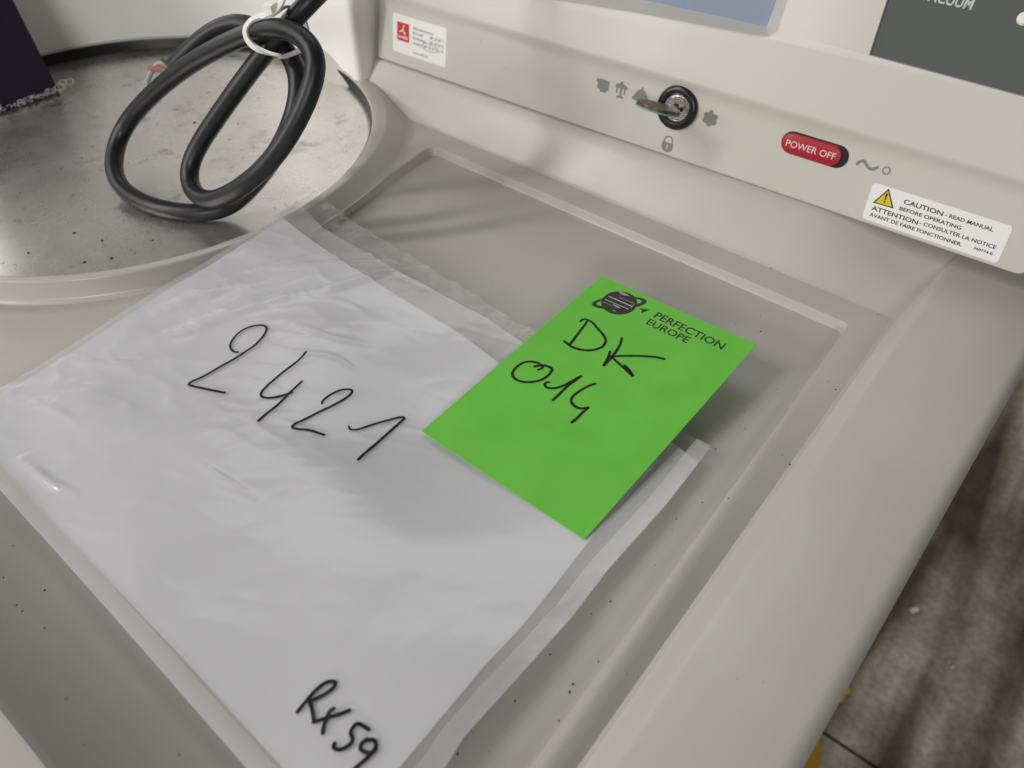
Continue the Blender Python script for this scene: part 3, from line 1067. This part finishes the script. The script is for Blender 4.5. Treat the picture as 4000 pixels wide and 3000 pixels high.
def make_card_mat():
    m, nt, b = new_mat('green_card')
    n = noise_node(nt, 60, 3)
    c = ramp(nt, n.outputs[0], [(0.3, (0.140, 0.535, 0.050)), (0.7, (0.156, 0.575, 0.060))])
    nt.links.new(c.outputs[0], b.inputs['Base Color'])
    b.inputs['Roughness'].default_value = 0.55
    b.inputs['Specular IOR Level'].default_value = 0.3
    f = noise_node(nt, 900, 2)
    bump(nt, b, f.outputs[0], 0.08, 0.0003)
    return m


cd = MB()
g1 = [[KC(77 * i / 16, 115.5 * j / 20, 0.0) for i in range(17)] for j in range(21)]
g0 = [[KC(77 * i / 16, 115.5 * j / 20, -0.30) for i in range(17)] for j in range(21)]
cd.strip(g1)
cd.strip([list(reversed(r)) for r in g0])


def border(g):
    return [g[0][i] for i in range(17)] + [g[j][16] for j in range(1, 21)] + [g[20][i] for i in range(15, -1, -1)] + [g[j][0] for j in range(19, 0, -1)]


cd.strip([border(g0), border(g1)], closed=True)
cd.build('card_sheet', make_card_mat(), CARDC, angle=40, fix=False)
CARD = [[[13.32, 86.48], [14.29, 81.03], [15.25, 75.68], [15.98, 71.02]], [[10.94, 85.12], [11.02, 86.75], [12.57, 87.49], [15.19, 87.47], [19.6, 85.7], [24.1, 83.72], [26.51, 81.77], [27.42, 79.49], [27.32, 77.22], [25.85, 74.45], [23.39, 72.34], [20.37, 70.97], [17.2, 70.45], [14.8, 70.88], [12.97, 71.23]], [[30.98, 86.93], [32.61, 83.33], [33.51, 79.63], [34.25, 74.45], [34.35, 69.59]], [[31.75, 77.6], [33.3, 73.74], [34.34, 69.72]], [[33.59, 75.38], [37.25, 78.46], [42.03, 82.01], [46.06, 84.51], [48.9, 85.92], [51.57, 86.84]], [[34.08, 75.39], [38.43, 74.04], [43.19, 72.72], [46.77, 71.63]], [[40.97, 74.53], [44.12, 73.42], [46.83, 71.68]], [[14.76, 51.81], [15.38, 53.89], [13.67, 54.72], [11.27, 54.49], [8.72, 53.16], [7.11, 50.68], [6.85, 46.95], [7.7, 44.1], [9.8, 42.56], [12.94, 42.53], [16.13, 44.24], [18.75, 47.23], [19.9, 50.82], [19.58, 54.37], [18.54, 55.68], [16.56, 55.61], [14.6, 54.85], [12.39, 52.5]], [[22.56, 49.07], [21.79, 48.15], [22.0, 46.96], [23.94, 46.41], [25.98, 47.6], [27.65, 49.86], [28.98, 53.21], [29.85, 56.57], [30.58, 59.16]], [[30.58, 59.16], [30.19, 55.47], [29.66, 51.71], [29.82, 45.86], [29.75, 42.54]], [[37.52, 59.29], [36.16, 56.59], [35.13, 52.83], [34.73, 48.91], [35.39, 46.8], [36.79, 45.6], [39.09, 45.09], [41.05, 45.62], [42.94, 47.5]], [[42.94, 47.5], [42.72, 44.04], [42.74, 40.31], [42.46, 37.92]]]
for st in (CARD[0:2], CARD[2:7], CARD[7:8], CARD[8:10], CARD[10:12]):
    mb = MB()
    for s_ in st:
        r = ribbon(s_, (1.05, 1.25), lambda u, v: KC(u, v, 0.10))
        mb.add(r.v, r.f)
    mb.build('handwritten_character', INK, CARDC, angle=180, fix=False)
text_on('printed_lettering', 'PERFECTION', 34.1, 105.4, 33.0, 4.25, KC, PRINT, CARDC, lift=0.07, slope=-0.021, bold=0.012)
text_on('printed_lettering', 'EUROPE', 33.7, 100.1, 20.2, 4.0, KC, PRINT, CARDC, lift=0.07, slope=-0.014, bold=0.012)
gc, gr = Vector((17.2, 104.6)), 7.75
gl = MB()
gl.poly([KC(gc.x + gr * math.cos(a), gc.y + gr * math.sin(a), 0.07) for a in [2 * math.pi * k / 48 for k in range(48)]])
ra = math.radians(40.9)


def rp(a, sa, sb, off=(0, 0)):
    x, y = sa * math.cos(a) + off[0], sb * math.sin(a) + off[1]
    return (gc.x + x * math.cos(ra) - y * math.sin(ra), gc.y + x * math.sin(ra) + y * math.cos(ra))


ro = [rp(2 * math.pi * k / 64, 11.9, 4.2) for k in range(64)]
ri = [rp(2 * math.pi * k / 64, 9.9, 2.5, (0.0, 0.25)) for k in range(64)]
gl.strip([[KC(a, b, 0.06) for a, b in ro], [KC(a, b, 0.06) for a, b in ri]], closed=True)
gl.poly([KC(a, b, 0.07) for a, b in ((26.1, 106.7), (30.3, 108.4), (28.6, 104.3), (27.9, 106.2))])
gl.build('logo_globe', PRINT, CARDC, angle=180, fix=False)
gm = MB()
LOGOGREY = plain('logo_grey', (0.30, 0.31, 0.30), 0.6)
for (a, b), (c_, d_), w in (((11.2, 105.4), (23.0, 105.8), .46), ((11.1, 102.8), (22.8, 103.4), .30), ((15.0, 107.6), (23.0, 107.9), .15), ((11.3, 101.0), (16.0, 101.2), .13), ((23.0, 107.9), (23.4, 104.2), .15)):
    r = ribbon([(a, b), ((a + c_) / 2, (b + d_) / 2), (c_, d_)], w, lambda u, v: KC(u, v, 0.13))
    gm.add(r.v, r.f)
gm.build('logo_lines', plain('logo_light', (0.6, 0.6, 0.6), 0.6), CARDC, angle=180, fix=False)
gm = MB()
for cx_, cy_, rx_, ry_ in ((15.2, 110.6, 2.8, 0.8), (17.8, 101.9, 1.9, 0.6), (18.5, 99.0, 0.8, 0.3)):
    gm.poly([KC(cx_ + rx_ * math.cos(a) * (1 + .3 * math.sin(3 * a)), cy_ + ry_ * math.sin(a), 0.10) for a in [2 * math.pi * k / 20 for k in range(20)]])
gm.build('logo_continents', LOGOGREY, CARDC, angle=180)

# ------------------------------------------------------------------ coiled power cord
CABLE = [[-0.2852, 0.2286, 0.0934], [-0.2908, 0.2247, 0.0872], [-0.2978, 0.2199, 0.0794], [-0.3058, 0.2144, 0.0707], [-0.3121, 0.2061, 0.0604], [-0.322, 0.1975, 0.0466], [-0.332, 0.1878, 0.0311], [-0.3388, 0.1809, 0.02], [-0.3397, 0.1753, 0.0126], [-0.3349, 0.1703, 0.0061], [-0.3235, 0.1677, 0.005], [-0.3119, 0.1685, 0.0078], [-0.3004, 0.172, 0.0149], [-0.2877, 0.1773, 0.0249], [-0.2788, 0.1834, 0.0347], [-0.2722, 0.1905, 0.046], [-0.2675, 0.1983, 0.0586], [-0.2661, 0.2051, 0.0694], [-0.268, 0.2088, 0.0752], [-0.2746, 0.2114, 0.0795], [-0.283, 0.2119, 0.0818], [-0.2941, 0.2115, 0.0812], [-0.3047, 0.2098, 0.0784], [-0.3165, 0.2064, 0.073], [-0.3312, 0.2017, 0.0654], [-0.3458, 0.1976, 0.0574], [-0.3604, 0.1923, 0.0474], [-0.3753, 0.1859, 0.0357], [-0.3883, 0.1791, 0.0233], [-0.3984, 0.1726, 0.0113], [-0.3856, 0.159, 0.0045], [-0.3796, 0.1559, -0.001], [-0.3713, 0.1551, -0.0038], [-0.3568, 0.1549, -0.004], [-0.344, 0.1581, -0.004], [-0.3337, 0.1628, -0.004], [-0.324, 0.1695, -0.004], [-0.3194, 0.1775, -0.0036], [-0.313, 0.1837, 0.001], [-0.2921, 0.1889, 0.0239], [-0.2847, 0.1964, 0.0374], [-0.2827, 0.2031, 0.0482], [-0.2833, 0.2093, 0.058], [-0.2903, 0.2142, 0.0644], [-0.3013, 0.2184, 0.0681], [-0.3122, 0.2202, 0.0694], [-0.3222, 0.221, 0.0707], [-0.3322, 0.2206, 0.0716], [-0.3411, 0.2178, 0.0701], [-0.3511, 0.2137, 0.0651], [-0.3587, 0.209, 0.059], [-0.3659, 0.2031, 0.0511], [-0.3712, 0.2003, 0.0466]]
up_end = Vector(CABLE[0])
lead = [up_end + Vector((-0.005, 0.10, 0.035)) * k for k in (1.3, 0.9, 0.45)]
path = catmull([tuple(p) for p in lead] + CABLE, 7)
for it in range(60):       # rubber bends evenly
    path = [path[0]] + [path[i] * 0.5 + (path[i - 1] + path[i + 1]) * 0.25 for i in range(1, len(path) - 1)] + [path[-1]]
for p in path:
    p.z = max(p.z, -0.0040)
CR = 0.0044
cord = tag(empty('power_cord', (-.3287, .1662, -.009)), 'thick black rubber power cord looped on the steel chamber lid, its end cut off', 'cable')
MB().tube(path, CR, 18).build('jacket', RUBBER, cord, angle=50)
WIRES = {"green": [[-0.3733, 0.2008, 0.0462], [-0.3783, 0.2008, 0.0463], [-0.3817, 0.2011, 0.0468]], "cu": [[-0.3735, 0.1992, 0.0437], [-0.3795, 0.1989, 0.0433], [-0.3855, 0.1983, 0.0424], [-0.3901, 0.1976, 0.0412]], "gray": [[-0.3747, 0.201, 0.0465], [-0.3841, 0.2, 0.045], [-0.3885, 0.1971, 0.0403], [-0.3908, 0.1938, 0.035]]}
for k, mat_ in (('green', GREENW), ('cu', COPPER), ('gray', GREYW)):
    p_ = [CABLE[-1]] + WIRES[k]
    MB().tube(catmull(p_, 4), 0.0013 if k != 'cu' else 0.0017, 8).build('core_wire', mat_, cord)
tail_ = Vector(WIRES['green'][-1])
TIE = [[-0.2945, 0.2158, 0.091], [-0.2958, 0.2137, 0.0877], [-0.2975, 0.2114, 0.0856], [-0.3034, 0.2094, 0.0839], [-0.3073, 0.2072, 0.0819], [-0.3087, 0.2043, 0.0786], [-0.3068, 0.203, 0.0751], [-0.302, 0.2027, 0.0731], [-0.2964, 0.2039, 0.0721], [-0.2917, 0.2063, 0.0713], [-0.2916, 0.2091, 0.0698]]
tie = tag(empty('cable_tie', TIE[3]), 'white nylon cable tie binding the black power cord loops', 'cable tie')
ring_ = [Vector(p) for p in TIE[2:]]
bk = [Vector((-.2930, .2215, .0700)), Vector((-.2985, .2290, .0755)), Vector((-.3010, .2265, .0830)), Vector((-.2985, .2190, .0865))]


def strap(path, w, t):
    path = [Vector(p) for p in path]
    rows_ = []
    cc = Vector((-.2990, .2130, .0780))
    ax = (Vector(CABLE[22]) - Vector(CABLE[20])).normalized()
    for i, p in enumerate(path):
        tt = (path[min(i + 1, len(path) - 1)] - path[max(i - 1, 0)]).normalized()
        wv = (ax - tt * ax.dot(tt)).normalized()
        nv = tt.cross(wv)
        rows_.append([p + wv * w + nv * t, p + wv * w - nv * t, p - wv * w - nv * t, p - wv * w + nv * t])
    return MB().strip(rows_, closed=True)


strap(catmull([tuple(p) for p in ring_ + bk], 6, closed=True) + [Vector(ring_[0])], 0.0013, 0.0006).build('loop', TIEMAT, tie, angle=60)
hd = Vector(TIE[2])
MB().box(hd + Vector((-.0045, -.0012, -.0012)), (0.0060, .0005, 0.0012), (0, .0036, .001), (-.0007, 0, .0036)).build('head', TIEMAT, tie)
strap(catmull([TIE[2], TIE[1], TIE[0], (-.2915, .2190, .0990), (-.2860, .2230, .1090), (-.2820, .2240, .122)], 5), 0.0014, 0.0005).build('tail', TIEMAT, tie, angle=60)

# ------------------------------------------------------------------ dark slab standing on the lid
sb = tag(empty('black_board', (-.53, .15, -.009)), 'matt black board standing on the steel chamber lid, lower edge fraying white', 'board')
bs = MB()
base_r = Vector((-.517, .2000, -.0086))
upv = Vector((-.0135, .0000, .051)).normalized()
fr = Vector((.02, -1, 0)).normalized()
bs.box(base_r, fr * 0.055, upv.cross(fr).normalized() * -0.022, upv * 0.075)
o = bs.build('board', DARKFAB, sb, angle=30)
bv = o.modifiers.new('bevel', 'BEVEL')
bv.width = 0.002
bv.segments = 2
fr_ = MB()
outn = upv.cross(fr).normalized()
if outn.x < 0: outn = -outn
random.seed(3)
for k in range(150):
    t = random.random() ** 0.9 * 0.085
    p = base_r + fr * t + outn * (0.0006 + random.random() * .0012) + upv * (0.0010 + random.random() * .0022)
    a = random.random() * 6.28
    r_ = 0.0006 + random.random() * .0013
    pts = [p + fr * (r_ * math.cos(a + q_ * .9)) + upv * (r_ * .7 * math.sin(a + q_ * .9)) + outn * (.0003 * q_) for q_ in range(4)]
    fr_.tube(pts, 0.00016, 4)
for (t0, h0, rr_) in ((0.000, 0.003, .0030), (-0.007, 0.004, .0026), (-0.003, 0.005, .0022), (0.040, .004, .003)):
    for w_ in range(14):
        pts = []
        a0 = random.random() * 6.28
        for q_ in range(5):
            a = a0 + q_ * .45
            rj = rr_ * (0.85 + .3 * random.random())
            pts.append(base_r + fr * (t0 + rj * math.cos(a)) + upv * (max(0.0008, h0 + rj * .7 * math.sin(a))) + outn * (.0012 + .0015 * random.random()))
        fr_.tube(pts, 0.00015, 4)
tag(fr_.build('frayed_edge', FRAY, sb, angle=80), kind='stuff')

# ------------------------------------------------------------------ dust and crumbs on the machine
DEB = [[-0.0538, 0.3005], [-0.075, 0.2779], [-0.0377, 0.3166], [-0.0337, 0.2582], [-0.0315, 0.2095], [-0.058, 0.2284], [-0.0493, 0.1775], [-0.053, 0.1654], [-0.0577, 0.2033], [-0.0532, 0.1237], [-0.0554, 0.1161], [-0.0576, 0.0969], [-0.0468, 0.0938], [-0.0462, 0.0912], [-0.0571, 0.0789], [-0.0602, 0.0573], [-0.0448, 0.1044], [-0.0427, 0.0805], [-0.2164, 0.0139], [-0.2072, 0.0061], [-0.1945, 0.0038], [-0.1912, 0.0039], [-0.1928, 0.0119]]
DISC = [[-0.3658, 0.122], [-0.3497, 0.1271], [-0.34, 0.1124], [-0.3331, 0.1221], [-0.3667, 0.0995], [-0.4191, 0.2291], [-0.3983, 0.2447], [-0.3313, 0.1427]]
random.seed(11)
db = MB()


def crumb(x, y, z, s):
    n = 6
    top_ = [(x + s * (.6 + .5 * random.random()) * math.cos(2 * math.pi * k / n), y + s * (.6 + .5 * random.random()) * math.sin(2 * math.pi * k / n), z) for k in range(n)]
    apex = (x, y, z + s * .7)
    db.add(top_ + [apex], [(k, (k + 1) % n, n) for k in range(n)])


def surf(x, y):
    if x > XR + .008: return 0.0
    if x > XR: return -.006
    if y < 0.040 or x > -.0435 or y > .3013: return HL
    return HT


for (x, y) in DEB:
    crumb(x, y, surf(x, y), 0.00028 + .00028 * random.random())
for (x, y) in DISC:
    crumb(x, y, -.0088, 0.0006 + .0006 * random.random())
for k in range(26):
    x, y = random.uniform(-.25, .005), random.uniform(.22, .300)
    if random.random() < .5: x, y = random.uniform(-.06, -.03), random.uniform(.05, .31)
    crumb(x, y, surf(x, y), 0.00014 + .00018 * random.random())
for k in range(30):
    a, r = random.random() * 6.28, math.sqrt(random.random()) * .11
    crumb(CX + r * math.cos(a), CY + r * math.sin(a), -.0088, 0.0002 + .00035 * random.random())
for k in range(5):
    crumb(random.uniform(-.24, -.12), random.uniform(-.01, .016), HL, 0.00025 + .0003 * random.random())
tag(db.build('dust_crumbs', plain('dark_grit', (0.035, 0.028, 0.022), 0.8), None, angle=20), 'dark grit and crumbs sprinkled over the tray, ledge and lid', 'debris', kind='stuff')
